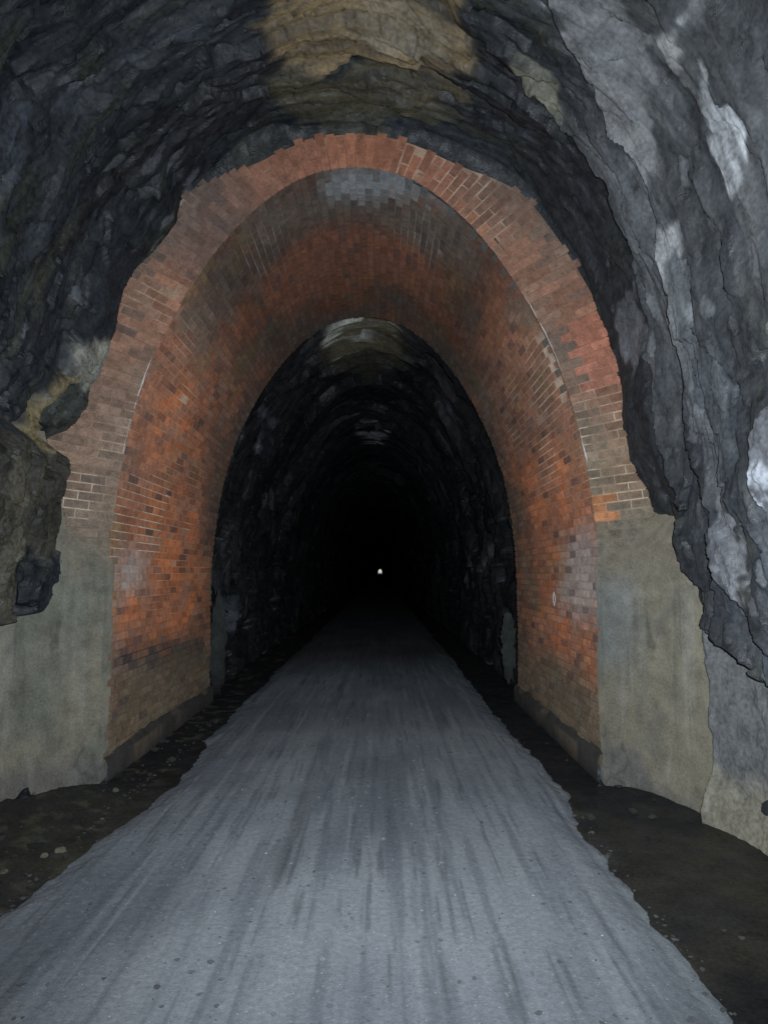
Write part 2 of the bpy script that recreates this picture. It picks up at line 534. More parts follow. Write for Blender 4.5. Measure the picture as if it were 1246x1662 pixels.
# white lime drip lines along the lip (calcite crust on the arris)
def crust(pts, rad, name):
    pts = np.asarray(pts)
    n, m = len(pts), 7
    a = np.linspace(0, 2 * np.pi, m, endpoint=False)
    tan = np.gradient(pts, axis=0); tan /= np.linalg.norm(tan, axis=1)[:, None]
    u = np.cross(tan, (0, 1, 0)); u /= np.linalg.norm(u, axis=1)[:, None]
    v = np.cross(tan, u)
    rr = np.asarray(rad)[:, None] * (1 + 0.5 * fbm(np.arange(n)[:, None] * 0.8, a[None] * 1.0, 0.2, 2, 3))
    V = pts[:, None] + rr[..., None] * (np.cos(a)[None, :, None] * u[:, None] + np.sin(a)[None, :, None] * v[:, None])
    i = np.arange(n - 1)[:, None] * m; k = np.arange(m)[None]; k2 = (k + 1) % m
    Fc = np.stack([i + k, i + k2, i + m + k2, i + m + k], -1).reshape(-1, 4)
    return V.reshape(-1, 3), Fc
for (za, zb, side, rd) in ((3.15, 3.62, -1, 0.012), (2.75, 3.1, -1, 0.007), (4.0, 4.2, 1, 0.010), (3.55, 3.95, 1, 0.016), (2.6, 3.0, 1, 0.007)):
    zz = np.linspace(za, zb, 26)
    half = PS < SLEN / 2 if side < 0 else PS >= SLEN / 2
    s = np.interp(zz if side < 0 else -zz, PQ[half, 1] * (1 if side < 0 else -1), PS[half])
    p = ring_pt(s, np.full(26, 0.002), np.full(26, 0.004))
    p[:, 0] += 0.006 * fbm(zz * 14, 0, 0, 2, 9)
    V, Fc = crust(p, 0.6 * rd * np.sin(np.linspace(0, np.pi, 26)) * np.clip(0.5 + 1.3 * fbm(zz * 9, 0, side, 3, 15), 0.05, 1.5) + 0.0008, '')
    link_mesh('lime_crust', V, Fc, M_LIME, arch)

# cement footing strips, slightly proud of the brick
for sd in (-1, 1):
    yy = np.linspace(Y0 + 0.003, Y1 - 0.003, 140)
    prof_f = np.array([(0.0, -0.12), (0.045, -0.1), (0.045, FOOT * 0.55), (0.035, FOOT * 0.8), (0.018, FOOT), (-0.02, FOOT + 0.02)])
    A, B = np.meshgrid(yy, np.arange(len(prof_f)), indexing='ij')
    wob = 0.03 * fbm(A * 2.6, B * 0.3, 2, 4, 40 + sd)
    px, pz = prof_f[B, 0], prof_f[B, 1] + np.where(B >= 3, wob * 1.5, 0)
    Pf = np.stack([CX + sd * (2.145 - px - wob * 0.3), A, pz], -1)
    c = np.empty(A.shape + (3,)); c[...] = (0.026, 0.023, 0.021); c = mix(c, (0.055, 0.043, 0.031), smooth(0.0, 0.4, fbm(A * 3, B * 0.6, 4.0, 4, 44)))
    link_mesh('footing', Pf.reshape(-1, 3), grid_faces(*A.shape, flip=(sd < 0)), M_CONC, arch, c)

# small looped chalk arrow painted on the right-hand brickwork
sy = hit_barrel(np.array([(902, 972)]))[0]
tt = np.linspace(0, 1, 40)
lx = np.concatenate([0.035 * np.sin(tt * np.pi), 0.035 * -np.sin(tt[::-1] * np.pi)])
lz = np.concatenate([-0.075 + 0.15 * tt, -0.075 + 0.15 * tt[::-1]])
wd = 0.010
sl, zl = sy[0], lz
pin = barrel_pt(np.clip(sl - lz, 0, SLEN), sy[1] + lx * 1.2, 0.022)
V, Fc = crust(pin, np.full(len(pin), 0.0035), '')
tip = np.array([[0.0, -0.085], [0.05, -0.045], [-0.03, -0.04]])
tp = barrel_pt(sl - tip[:, 1], sy[1] + tip[:, 0] * 1.2, 0.026)
tb = barrel_pt(sl - tip[:, 1], sy[1] + tip[:, 0] * 1.2, 0.010)
n0 = len(V)
V = np.concatenate([V, tp, tb])
Fc = np.concatenate([Fc, [[n0, n0 + 1, n0 + 2, n0 + 2], [n0, n0 + 3, n0 + 4, n0 + 1], [n0 + 1, n0 + 4, n0 + 5, n0 + 2], [n0 + 2, n0 + 5, n0 + 3, n0]]])
link_mesh('painted_mark', V, Fc[:len(Fc) - 4], M_PAINT, arch)

# ------------------------------------------------------------------ near rock: profile from the outline round the arch
OUTL = np.array([(73, 760), (80, 712), (111, 700), (143, 659), (147, 635), (169, 585), (188, 540), (202, 470), (220, 438), (250, 412), (288, 365), (297, 310), (322, 293),
                 (347, 268), (390, 232), (440, 205), (520, 202), (580, 200), (680, 212), (780, 250), (850, 298), (900, 368), (940, 430), (963, 500), (990, 570),
                 (1003, 620), (1001, 677), (1015, 749), (1059, 833), (1107, 893)], float)
q = at_y(OUTL, Y0)
oth = polar(q[:, 0], q[:, 2]); orr = np.hypot(q[:, 0] - CX, q[:, 2] - ZC)
oth = np.concatenate([[-2.6, -1.75], oth, [1.75, 2.6]]); orr = np.concatenate([[3.2, 2.75], orr, [2.75, 3.2]])
od = np.argsort(oth); oth, orr = oth[od], orr[od]
BTH = np.linspace(-2.5, 2.5, 200)
BRR = np.interp(BTH, [-2.5, -1.7, -1.3, -0.9, -0.5, 0, 0.5, 0.9, 1.3, 1.7, 2.5], [3.1, 2.72, 2.82, 3.25, 4.0, 4.48, 4.0, 3.22, 2.72, 2.66, 3.0])
def base_r(th, y):
    e = np.interp(th, oth, orr) + 0.02
    b = np.interp(th, BTH, BRR)
    t = smooth(Y0 - 1.1, Y0 - 0.05, y)
    return b * (1 - t) + np.minimum(e, b + 0.25) * t

def hit_rock(p, off=0.0):
    d = np.atleast_2d(ray(np.asarray(p, float)))
    out = []
    for dd in d:
        ys = np.linspace(0.6, 7.2, 2600)
        qq = EYE + dd * (ys / dd[1])[:, None]
        th = polar(qq[:, 0], qq[:, 2]); rr = np.hypot(qq[:, 0] - CX, qq[:, 2] - ZC)
        k = np.nonzero(rr >= base_r(th, ys) - off)[0]
        k = k[0] if len(k) else len(ys) - 1
        out.append((th[k], min(ys[k], Y0 + 0.3)))
    return np.array(out)

def edge_curve(px, off):
    e = hit_rock(px, off)
    e = e[np.argsort(e[:, 0])]
    return e

ycol = np.concatenate([np.arange(-9, 1.5, 0.15), np.arange(1.5, 3.6, 0.04), np.arange(3.6, Y0 + 0.02, 0.0125)])
NT = 1000
TH = np.linspace(-2.35, 2.35, NT)
T, Y = np.meshgrid(TH, ycol, indexing='ij')
R = base_r(T, Y)
SX = T * 3.0                                        # arc length, metres
# strata stand square to the tunnel axis: features long round the profile, short along it
wr = 0.35 * fbm(SX * 0.6, Y * 0.9, 1.0, 3, 201)
big = fbm(SX * 0.45, Y * 0.8, 2.0, 3, 211)
mid = fbm(SX * 1.1 + wr, Y * 2.6 + wr * 2, 3.0, 4, 221)
ph = Y * 5.2 + 3.0 * fbm(SX * 0.5, Y * 0.7, 4.0, 3, 231) + 0.8 * mid
saw = ph - np.floor(ph)
saw = np.where(saw < 0.85, saw / 0.85, (1 - saw) / 0.15)
fine = fbm(SX * 5, Y * 9, 5.0, 4, 241)
fade = smooth(Y0 + 0.02, Y0 - 0.5, Y)               # settle to the traced outline at the arch
right = smooth(0.25, 0.6, T)
amp_saw = 0.022 + 0.02 * np.exp(-(T / 0.3) ** 2)
rid = 1 - np.abs(fbm(SX * 1.5 + wr, Y * 1.9, 12.0, 4, 245)) * 2.2
rid2 = 1 - np.abs(fbm(SX * 3.4, Y * 5.0 + wr, 14.0, 4, 246)) * 2.2
w1 = 0.5 * fbm(SX * 1.3, Y * 1.6, 21.0, 4, 291); w2 = 0.5 * fbm(SX * 1.3, Y * 1.6, 23.0, 4, 292)
f1, c1, c1b, k1 = facets(SX * 1.15 + w1, Y * 2.4 + w2, 901)
f2, c2, c2b, k2 = facets(SX * 2.9 + w2, Y * 6.0 + w1, 902)
f3, c3, c3b, k3 = facets(SX * 7.5 + 2 * w1, Y * 13.0 + 2 * w2, 903)
brk = (1 - 0.72 * right) * (0.3 + 0.7 * fade)
D = (0.15 * big + 0.06 * mid) * (0.25 + 0.75 * fade) * (1 - 0.1 * right) + 0.5 * amp_saw * (saw - 0.5) + 0.012 * fine
D = D + brk * (0.11 * f1 + 0.06 * f2 + 0.022 * f3 + 0.05 * (rid - 0.6)) + right * (0.035 * f1 * (0.3 + 0.7 * fade) + 0.016 * f2 + 0.008 * f3 + 0.05 * mid + 0.02 * (rid - 0.6))
# ledges on the right: each nearer slab stands proud of the one behind
EB = edge_curve([(720, 20), (760, 40), (798, 65), (843, 120), (903, 185), (933, 220), (973, 270), (995, 285), (1003, 330), (1018, 380), (1025, 440), (1031, 500), (1043, 540),
                 (1041, 580), (1053, 608), (1059, 660), (1057, 697), (1075, 741), (1083, 773), (1109, 830), (1120, 900), (1140, 960)], 0.10)
EC = edge_curve([(880, -40), (905, 0), (945, 85), (990, 195), (1038, 245), (1063, 300), (1075, 400), (1100, 480), (1103, 536), (1101, 572), (1115, 608), (1111, 680), (1111, 740),
                 (1118, 755), (1136, 813), (1154, 856), (1175, 920), (1200, 1000), (1246, 1100)], 0.20)
wob = 0.05 * fbm(SX * 6, 0.0, 9.0, 3, 251)
def ledge(e):
    ye = np.interp(T, e[:, 0], e[:, 1], left=e[0, 1] - 3, right=e[-1, 1])
    lo = e[0, 0]
    m = smooth(0.018, -0.018, Y - ye - wob) * smooth(lo - 0.02, lo + 0.03, T)
    return m
mB, mC = ledge(EB), ledge(EC)
D -= 0.13 * mB + 0.11 * mC
# undercuts over the cement-rendered side walls
def region(px, off=0.0, amp=0.03, fr=5.0, seed=301, n=2, jag=0.0):
    pl = hit_rock(px, off)
    a = T + amp / 2.5 * fbm(SX * fr, Y * fr, 1.1, 4, seed) + jag * (0.045 * (c2 - 0.5) + 0.02 * (c3 - 0.5))
    b = Y + amp * 1.6 * fbm(SX * fr, Y * fr, 2.1, 4, seed + 9) + jag * (0.12 * (c2b - 0.5) + 0.06 * (c3b - 0.5))
    return blur(in_poly(a, b, pl).astype(float), n)
uR = region([(1107, 870), (1109, 893), (1111, 973), (1121, 1008), (1151, 1048), (1179, 1068), (1211, 1113), (1246, 1190), (1400, 1480), (2000, 2400), (900, 2400), (800, 1200), (900, 900)], 0.15)
uL = region([(150, 640), (143, 659), (111, 700), (80, 712), (73, 760), (65, 850), (62, 900), (48, 985), (12, 1005), (-60, 1015), (-600, 1250), (-600, 2300), (300, 2300), (420, 1000), (330, 650)], 0.0)
rib_l = region([(-90, 700), (20, 700), (74, 716), (74, 800), (66, 900), (50, 990), (8, 1012), (-90, 1020)], 0.2, 0.05, 6, 311, 3, 0.5)
D += 0.42 * uR + 0.45 * uL * (1 - rib_l) - 0.30 * rib_l
lip_l = region([(22, 690), (60, 655), (112, 610), (122, 545), (150, 540), (190, 575), (165, 620), (120, 632), (70, 672), (35, 700)], 0.05, 0.03, 6, 312, 4, 0.3)
D -= 0.10 * lip_l * (0.3 + 0.7 * fade)
R = R + D
rear = Y > Y0 - 0.001
# ----- colour of the rock itself
n1 = fbm(SX * 0.9, Y * 3.2 + wr, 7.0, 4, 261)
n2 = fbm(SX * 3.0, Y * 7.0, 8.0, 4, 271)
C = np.empty(T.shape + (3,)); C[...] = (0.0066, 0.0082, 0.0104)
C = mix(C, (0.0112, 0.0136, 0.0168), smooth(0.0, 0.5, n1))
C = mix(C, (0.029, 0.034, 0.041), smooth(5.1, 4.3, Y) * smooth(-0.2, 0.4, n1))
C = mix(C, (0.007, 0.0075, 0.009), smooth(0.05, 0.45, -n1))
C = mix(C, (0.024, 0.025, 0.015), 0.5 * smooth(0.15, 0.5, n2))
def paint(px, col, f=1.0, off=0.0, amp=0.10, fr=4.0, seed=401, n=3, streak=0.0):
    global C
    m = region(px, off, amp * 0.7, fr, seed, n - 2, 1.0)
    if streak:
        m = m * (1 - streak * smooth(-0.05, 0.35, fbm(SX * 2.2, Y * 22, 3.0, 4, seed + 3)))
    C = mix(C, col, f * m)
    return m
tone = 0.55 + 0.9 * (0.5 * c1 + 0.3 * c2 + 0.2 * c3)
crack = np.maximum(smooth(0.05, 0.0, k2), 0.7 * smooth(0.07, 0.0, k3))
# right wall: paler dry stone with grey lime runs
gr = smooth(0.30, 0.55, T) * mB
n3 = fbm(SX * 0.8, Y * 5.0 + wr, 17.0, 4, 281)
n4 = fbm(SX * 1.6, Y * 16.0, 18.0, 4, 282)
lowd = smooth(3.9, 2.3, ZC + R * np.cos(T))
C = mix(C, (0.062, 0.066, 0.070), gr * (0.40 + 0.60 * smooth(-0.35, 0.35, n1)) * (1 - 0.75 * lowd))
C = mix(C, (0.100, 0.102, 0.102), gr * smooth(0.05, 0.45, n3) * 0.7 * (1 - 0.75 * lowd))
C = mix(C, (0.020, 0.022, 0.026), gr * smooth(0.1, 0.45, -n3) * 0.7)
C = mix(C, (0.020, 0.022, 0.025), gr * smooth(0.2, 0.5, n4) * 0.5)
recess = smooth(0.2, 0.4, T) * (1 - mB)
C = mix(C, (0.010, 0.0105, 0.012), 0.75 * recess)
GREY = (0.20, 0.20, 0.20)
paint([(900, 0), (935, 50), (960, 110), (1010, 170), (1040, 250), (1060, 300), (1030, 260), (985, 200), (945, 110), (920, 60), (885, 10)], (0.16, 0.16, 0.16), 0.9, 0.2, 0.05, 8, seed=401, n=3, streak=0.7)
paint([(905, -30), (1010, -30), (1040, 60), (1060, 300), (1090, 380), (1060, 330), (985, 190), (940, 90)], (0.135, 0.138, 0.140), 0.85, 0.2, 0.08, 6, 405, n=3, streak=0.35)
paint([(930, 80), (1000, 130), (1050, 200), (1060, 290), (1020, 250), (980, 190)], (0.13, 0.13, 0.13), 0.8, 0.2, 0.08, 6, 411, n=3, streak=0.7)
paint([(1050, 40), (1075, 25), (1120, 30), (1110, 95), (1090, 125), (1075, 95), (1060, 70)], (0.20, 0.20, 0.195), 0.9, 0.2, 0.05, 8, 421, n=3, streak=0.7)
paint([(1128, 165), (1160, 130), (1185, 180), (1200, 240), (1205, 300), (1190, 310), (1180, 260), (1155, 220)], (0.36, 0.37, 0.38), 0.95, 0.2, 0.04, 9, 431, n=3, streak=0.7)
paint([(1120, 0), (1140, 0), (1140, 30), (1128, 30)], (0.40, 0.41, 0.42), 0.9, 0.2, 0.03, 9, 441, n=3, streak=0.7)
paint([(1072, 395), (1125, 345), (1130, 380), (1100, 420), (1090, 460), (1078, 440)], (0.20, 0.20, 0.20), 0.85, 0.2, 0.04, 8, 451, n=3, streak=0.7)
paint([(1125, 650), (1160, 650), (1200, 900), (1215, 1000), (1180, 980), (1150, 820), (1125, 740)], (0.085, 0.085, 0.092), 0.6, 0.2, 0.12, 10, 461, n=3, streak=0.7)
paint([(1150, 830), (1180, 820), (1215, 960), (1200, 980)], (0.2, 0.2, 0.21), 0.5, 0.2, 0.12, 14, 471, n=3, streak=0.7)
paint([(985, 500), (1030, 490), (1045, 560), (1010, 600), (985, 540)], (0.07, 0.07, 0.075), 0.8, 0.05, 0.04, 8, 481)
paint([(830, 70), (880, 90), (920, 180), (905, 190), (860, 140)], (0.12, 0.115, 0.085), 0.8, 0.1, 0.06, 8, 491)
fl2 = smooth(0.92, 0.99, c3b) * gr * smooth(-0.1, 0.3, fbm(SX * 1.5, Y * 2.0, 61.0, 3, 571))
C = mix(C, (0.13, 0.135, 0.14), 0.5 * fl2)
# crown: ochre and buff stone over the arch, cut off sharply against the black left wall
paint([(440, -90), (770, -90), (755, 70), (690, 105), (600, 100), (560, 115), (470, 120), (437, 90)], (0.150, 0.106, 0.056), 0.9, 0.0, 0.10, 9, 501, n=5, streak=0.35)
paint([(560, -90), (740, -90), (720, 60), (640, 90), (590, 40)], (0.165, 0.140, 0.098), 0.7, 0.0, 0.14, 9, 511, n=6, streak=0.5)
paint([(450, 115), (560, 120), (700, 110), (770, 150), (700, 190), (470, 195), (440, 160)], (0.062, 0.051, 0.029), 0.85, 0.0, 0.12, 9, 521, n=6, streak=0.45)
paint([(480, 175), (640, 165), (760, 185), (690, 205), (470, 205)], (0.034, 0.032, 0.02), 0.7, 0.0, 0.06, 8, 522)
# left wall: scattered pale specks on black, and a buff lip low down
sp = smooth(0.90, 0.99, c3) * smooth(-0.2, -0.45, T) * smooth(0.35, 0.6, c1b)
C = mix(C, (0.06, 0.064, 0.071), 0.6 * sp)
paint([(112, 625), (122, 545), (150, 535), (195, 560), (175, 610), (150, 640), (125, 640)], (0.120, 0.114, 0.095), 0.9, 0.05, 0.04, 9, 571, n=4)
paint([(18, 700), (55, 655), (112, 605), (135, 600), (130, 632), (75, 675), (40, 705)], (0.110, 0.086, 0.044), 0.9, 0.05, 0.04, 9, 572, n=4)
paint([(60, 690), (110, 645), (150, 640), (140, 665), (110, 700), (75, 712)], (0.030, 0.034, 0.028), 0.9, 0.0, 0.04, 9, 573, n=4)
paint([(-80, 690), (20, 695), (76, 716), (76, 840), (40, 880), (-80, 880)], (0.027, 0.024, 0.018), 0.85, 0.15, 0.08, 9, 574, n=4)
paint([(-10, 690), (12, 760), (14, 1000), (-20, 1010), (-40, 800)], (0.055, 0.048, 0.034), 0.6, 0.15, 0.08, 9, 575, n=4)
paint([(205, 480), (245, 400), (262, 402), (215, 500), (190, 580), (182, 560)], (0.085, 0.095, 0.06), 0.8, 0, 0.04, 9, 561)
C *= ((1 + 0.35 * n2) * (1 + (tone - 1) * (1 - 0.55 * right)) * (1 - 0.6 * crack * (1 - 0.7 * right)))[..., None]

X = CX + R * np.sin(T); Z = ZC + R * np.cos(T)
# the rock closes in behind the brick face
def close(Rl, yl):
    return np.stack([CX + Rl * np.sin(TH), np.full(NT, yl), ZC + Rl * np.cos(TH)], -1)
Rl = R[:, -1]
lipr = np.interp(TH, _pth, _prr, left=3.0, right=3.0)
P = np.stack([X, Y, Z], -1)
ex1 = close(np.minimum(Rl, Rl * 0.7 + lipr * 0.3 + 0.05), Y0 + 0.06)
ex2 = close(lipr + 0.05, Y0 + 0.14)
P = np.concatenate([P, ex1[:, None], ex2[:, None]], 1)
C = np.concatenate([C, C[:, -1:] * 0.8, C[:, -1:] * 0.8], 1)
def split(i0, i1, name, mat):
    p, cc = P[i0:i1 + 1], C[i0:i1 + 1]
    return link_mesh(name, p.reshape(-1, 3), grid_faces(p.shape[0], p.shape[1]), mat, None, cc)
bl = int(np.argmin(abs(TH + 0.33))); br = int(np.argmin(abs(TH - 0.33)))
tag(split(0, bl, 'rock_wall', M_ROCK), 'black wet jagged rock wall above the stony mud, left of the brick arch', 'rock wall')
tag(split(bl, br, 'rock_ceiling', M_ROCKDRY), 'ochre and dark layered rock roof hanging over the crown of the brick arch', 'rock roof')
tag(split(br, NT - 1, 'rock_wall', M_ROCKDRY), 'pale grey rock wall in overlapping ledges with white lime runs, right of the brick arch', 'rock wall')

# unseen rock cap added behind the photographer to keep sky light out
aa = np.linspace(0, 2 * np.pi, 60); rr = np.linspace(0, 1, 14)
A, B = np.meshgrid(aa, rr, indexing='ij')
Pc = np.stack([CX + 4.5 * B * np.sin(A), -8.7 + 0.5 * fbm(B * np.sin(A) * 3, B * np.cos(A) * 3, 0, 4, 601), 2.2 + 5 * B * np.cos(A)], -1)
c = np.empty(A.shape + (3,)); c[...] = (0.035, 0.036, 0.038)
tag(link_mesh('rock_wall', Pc.reshape(-1, 3), grid_faces(*A.shape), M_ROCK, None, c), 'dark rough rock wall closing the bend behind the viewer', 'rock wall')  # added unseen cap, not a real bend; keeps sky light out

# ------------------------------------------------------------------ outcrops standing out of the walls
def ico(n):
    import bmesh
    bm = bmesh.new()
    bmesh.ops.create_icosphere(bm, subdivisions=n, radius=1)
    V = np.array([v.co[:] for v in bm.verts]); Fc = np.array([[v.index for v in f.verts] for f in bm.faces])
    bm.free()
    return V, Fc
IV, IF = ico(6)
def boulder(name, loc, size, rot, seed, mat, tint, amp=0.25, fr=1.6, tilt=0.0):
    d = IV.copy()
    q_ = d * np.array(size) / (np.prod(size) ** (1 / 3))
    k = 1 + amp * fbm(q_[:, 0] * fr, q_[:, 1] * fr, q_[:, 2] * fr + seed, 5, seed) + 0.08 * fbm(q_[:, 0] * 6, q_[:, 1] * 6, q_[:, 2] * 6, 5, seed + 5)
    v = d * k[:, None] * np.array(size)
    ca, sa = math.cos(tilt), math.sin(tilt)
    v = np.stack([v[:, 0] * ca - v[:, 2] * sa, v[:, 1], v[:, 0] * sa + v[:, 2] * ca], -1)
    ca, sa = math.cos(rot), math.sin(rot)
    v = np.stack([v[:, 0] * ca - v[:, 1] * sa, v[:, 0] * sa + v[:, 1] * ca, v[:, 2]], -1) + np.array(loc)
    o = link_mesh(name, v, IF, mat, None, tint(v))
    return o
def flat(cx):
    return lambda v: np.broadcast_to(np.asarray(cx, float), v.shape) * (1 + 0.5 * fbm(v[:, 0] * 9, v[:, 1] * 9, v[:, 2] * 9, 3, 8))[:, None]
def knob_tint(v):
    c = flat((0.062, 0.064, 0.069))(v)
    e = (KZ[0] - v[:, 0]) * 0.75 + (KZ[2] - v[:, 2]) * 0.66 + 0.06 * fbm(v[:, 0] * 14, v[:, 1] * 14, v[:, 2] * 14, 3, 4)
    return mix(c, (0.24, 0.25, 0.275), 0.85 * smooth(0.24, 0.33, e) * smooth(0.05, -0.05, v[:, 2] - KZ[2]) * smooth(-0.3, 0.15, fbm(v[:, 0] * 25, v[:, 1] * 25, v[:, 2] * 9, 3, 6)))
KZ = at_y(np.array([1322, 755.0]), 3.95)
tag(boulder('rock_outcrop', KZ, (0.39, 0.26, 0.43), 0.3, 12, M_ROCKDRY, knob_tint, 0.16), 'rounded pale knob jutting from the grey ledges, whitest along its lower edge', 'rock outcrop')
# ------------------------------------------------------------------ cement-rendered side walls
def side_wall(name, foot_px, top_fn, sd, tint, label, bulge=0.02):
    q = at_z(np.array(foot_px, float), 0.0)[:, :2]
    q[0] = (CX + sd * 2.142, Y0 - 0.03)
    d = np.concatenate([[0], np.cumsum(np.linalg.norm(np.diff(q, axis=0), axis=1))])
    u = np.linspace(0, d[-1], 150)
    qx, qy = np.interp(u, d, q[:, 0]), np.interp(u, d, q[:, 1])
    k = np.ones(9) / 9
    qx2 = np.convolve(np.pad(qx, 4, mode='edge'), k, 'valid'); qy2 = np.convolve(np.pad(qy, 4, mode='edge'), k, 'valid')
    qx2[0], qy2[0] = qx[0], qy[0]
    tx, ty = np.gradient(qx2), np.gradient(qy2)
    l = np.hypot(tx, ty); nx, ny = ty / l * sd, -tx / l * sd       # into the tunnel
    zz = np.linspace(-0.2, 2.9, 190)
    U, Zg = np.meshgrid(u, zz, indexing='ij')
    top = top_fn(U, d[-1]) + 0.22 * fbm(U * 4, Zg * 2.5, 3.0, 5, 71)
    back = np.clip(Zg - top, 0, 9)
    h = bulge * fbm(U * 2, Zg * 1.6, 5.0, 4, 73) + 0.004 * fbm(U * 14, Zg * 14, 5.0, 3, 74) - 0.6 * back - 0.05 * smooth(0, 0.04, back) - 0.03 * smooth(0.05, -0.15, Zg) * 0
    h = h + 0.03 * smooth(0.28, 0.05, Zg + 0.08 * fbm(U * 3, Zg, 1.0, 3, 9))
    Pw = np.stack([qx2[:, None] + nx[:, None] * h, qy2[:, None] + ny[:, None] * h, Zg], -1)
    Pw[0, :, 0] = np.where(back[0] > 0, Pw[0, :, 0], qx2[0]); 
    c = tint(U, Zg, d[-1])
    # weathering: damp runs, fine cracks, brick dust bleeding through where the skin thins out
    run = smooth(0.1, 0.45, fbm(U * 9, Zg * 0.7, 31.0, 4, 95)) * smooth(0.2, 0.9, Zg)
    c = mix(c, (0.070, 0.070, 0.058), 0.55 * run)
    run = smooth(0.15, 0.5, fbm(U * 11, Zg * 0.9, 33.0, 4, 96))
    c = mix(c, (0.175, 0.168, 0.145), 0.40 * run)
    blot = smooth(0.05, 0.4, fbm(U * 4, Zg * 4, 35.0, 5, 98))
    c = mix(c, (0.085, 0.082, 0.068), 0.45 * blot)
    ck = smooth(0.030, 0.0, np.abs(fbm(U * 1.4, Zg * 1.0, 37.0, 5, 99) + 0.1)) * smooth(-0.1, 0.3, fbm(U * 2, Zg * 2, 39.0, 2, 100))
    c = mix(c, (0.035, 0.034, 0.030), 0.5 * ck)
    thin = smooth(-0.45, 0.02, Zg - top)
    c = mix(c, (0.128, 0.108, 0.080), 0.75 * thin)
    # return to the arch jamb
    jam = Pw[0].copy(); jam[:, 1] += 0.2; jam[:, 0] += sd * 0.02
    Pw = np.concatenate([jam[None], Pw], 0); c = np.concatenate([c[:1], c], 0)
    return tag(link_mesh(name, Pw.reshape(-1, 3), grid_faces(Pw.shape[0], Pw.shape[1], flip=(sd < 0)), M_CONC, None, c), label, 'cement wall')
def tint_r(U, Zg, L):
    n = fbm(U * 1.5, Zg * 1.2, 2.0, 4, 81)
    c = np.empty(U.shape + (3,)); c[...] = (0.132, 0.119, 0.088)
    c = mix(c, (0.094, 0.096, 0.086), smooth(0.0, 0.4, n))
    c = mix(c, (0.135, 0.118, 0.080), smooth(0.1, 0.5, fbm(U * 2, Zg * 0.8, 4, 3, 82)) * 0.6)
    c = mix(c, (0.118, 0.124, 0.124), 0.7 * smooth(0.30, 0.15, U + 0.15 * n) * smooth(0.7, 1.0, Zg + 0.2 * n) * smooth(1.75, 1.6, Zg))
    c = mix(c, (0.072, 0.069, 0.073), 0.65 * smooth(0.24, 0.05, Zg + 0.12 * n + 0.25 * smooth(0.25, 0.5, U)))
    return c
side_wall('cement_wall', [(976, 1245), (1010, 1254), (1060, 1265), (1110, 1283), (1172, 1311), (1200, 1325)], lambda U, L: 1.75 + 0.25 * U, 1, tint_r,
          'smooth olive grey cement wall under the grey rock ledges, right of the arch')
def tint_l(U, Zg, L):
    n = fbm(U * 1.5, Zg * 1.2, 12.0, 4, 81)
    c = np.empty(U.shape + (3,)); c[...] = (0.150, 0.136, 0.102)
    c = mix(c, (0.112, 0.112, 0.088), smooth(0.0, 0.4, n))
    c = mix(c, (0.150, 0.122, 0.074), smooth(0.1, 0.5, fbm(U * 2, Zg * 0.8, 14, 3, 82)) * 0.7)
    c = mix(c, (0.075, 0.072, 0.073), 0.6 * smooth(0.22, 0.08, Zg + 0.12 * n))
    return c
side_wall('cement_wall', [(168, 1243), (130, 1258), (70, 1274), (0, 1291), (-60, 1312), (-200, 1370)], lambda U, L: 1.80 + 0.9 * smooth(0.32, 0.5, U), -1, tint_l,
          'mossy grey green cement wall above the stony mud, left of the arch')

# rough rubble pier nearer than the right-hand cement wall
q = at_z(np.array([(1168, 1309), (1246, 1346), (1400, 1440)], float), 0.0)[:, :2]
u = np.linspace(0, 1, 110); zz = np.linspace(-0.2, 2.4, 170)
d = np.concatenate([[0], np.cumsum(np.linalg.norm(np.diff(q, axis=0), axis=1))]); uu = u * d[-1]
qx, qy = np.interp(uu, d, q[:, 0]), np.interp(uu, d, q[:, 1])
U, Zg = np.meshgrid(uu, zz, indexing='ij')
h = 0.05 + 0.05 * fbm(U * 3, Zg * 2.5, 1, 4, 91) + 0.02 * fbm(U * 12, Zg * 12, 2, 3, 92) + 0.08 * smooth(0.22, 0.0, Zg + 0.1 * fbm(U * 5, 0, 0, 2, 4)) + 0.03 * smooth(0.05, 0.0, U)
Pw = np.stack([qx[:, None] - h, qy[:, None] - 0.3 * h, Zg], -1)
jam = Pw[0].copy(); jam[:, 0] += 0.35; jam[:, 1] += 0.12
Pw = np.concatenate([jam[None], Pw], 0)
n = fbm(U * 3, Zg * 2, 3, 4, 93)
c = np.empty(U.shape + (3,)); c[...] = (0.085, 0.087, 0.087)
c = mix(c, (0.145, 0.132, 0.10), smooth(0.35, 0.1, Zg + 0.2 * n)); c = mix(c, (0.045, 0.047, 0.052), smooth(0.1, 0.45, n) * smooth(0.2, 0.5, Zg))
c = np.concatenate([c[:1], c], 0)
tag(link_mesh('rubble_pier', Pw.reshape(-1, 3), grid_faces(*Pw.shape[:2]), M_ROCKDRY, None, c), 'rough pale rubble pier with crumbling foot beyond the edge of the olive cement wall', 'pier')

# rough cement stumps at the far end of the brickwork
def stump_tint(v):
    return mix(flat((0.030, 0.034, 0.030))(v), (0.012, 0.012, 0.013), smooth(0.5, 0.0, v[:, 2]))
tag(boulder('cement_stump', (CX - 2.08, Y1 + 0.16, 0.62), (0.10, 0.13, 0.62), 0.0, 61, M_CONC, stump_tint, 0.6, 2.2), 'rough greenish cement stump at the far left end of the brickwork', 'cement stump')
tag(boulder('cement_stump', (CX + 2.06, Y1 + 0.16, 0.66), (0.09, 0.13, 0.48), 0.0, 67, M_CONC, stump_tint, 0.6, 2.2), 'rough pale cement stump at the far right end of the brickwork', 'cement stump')

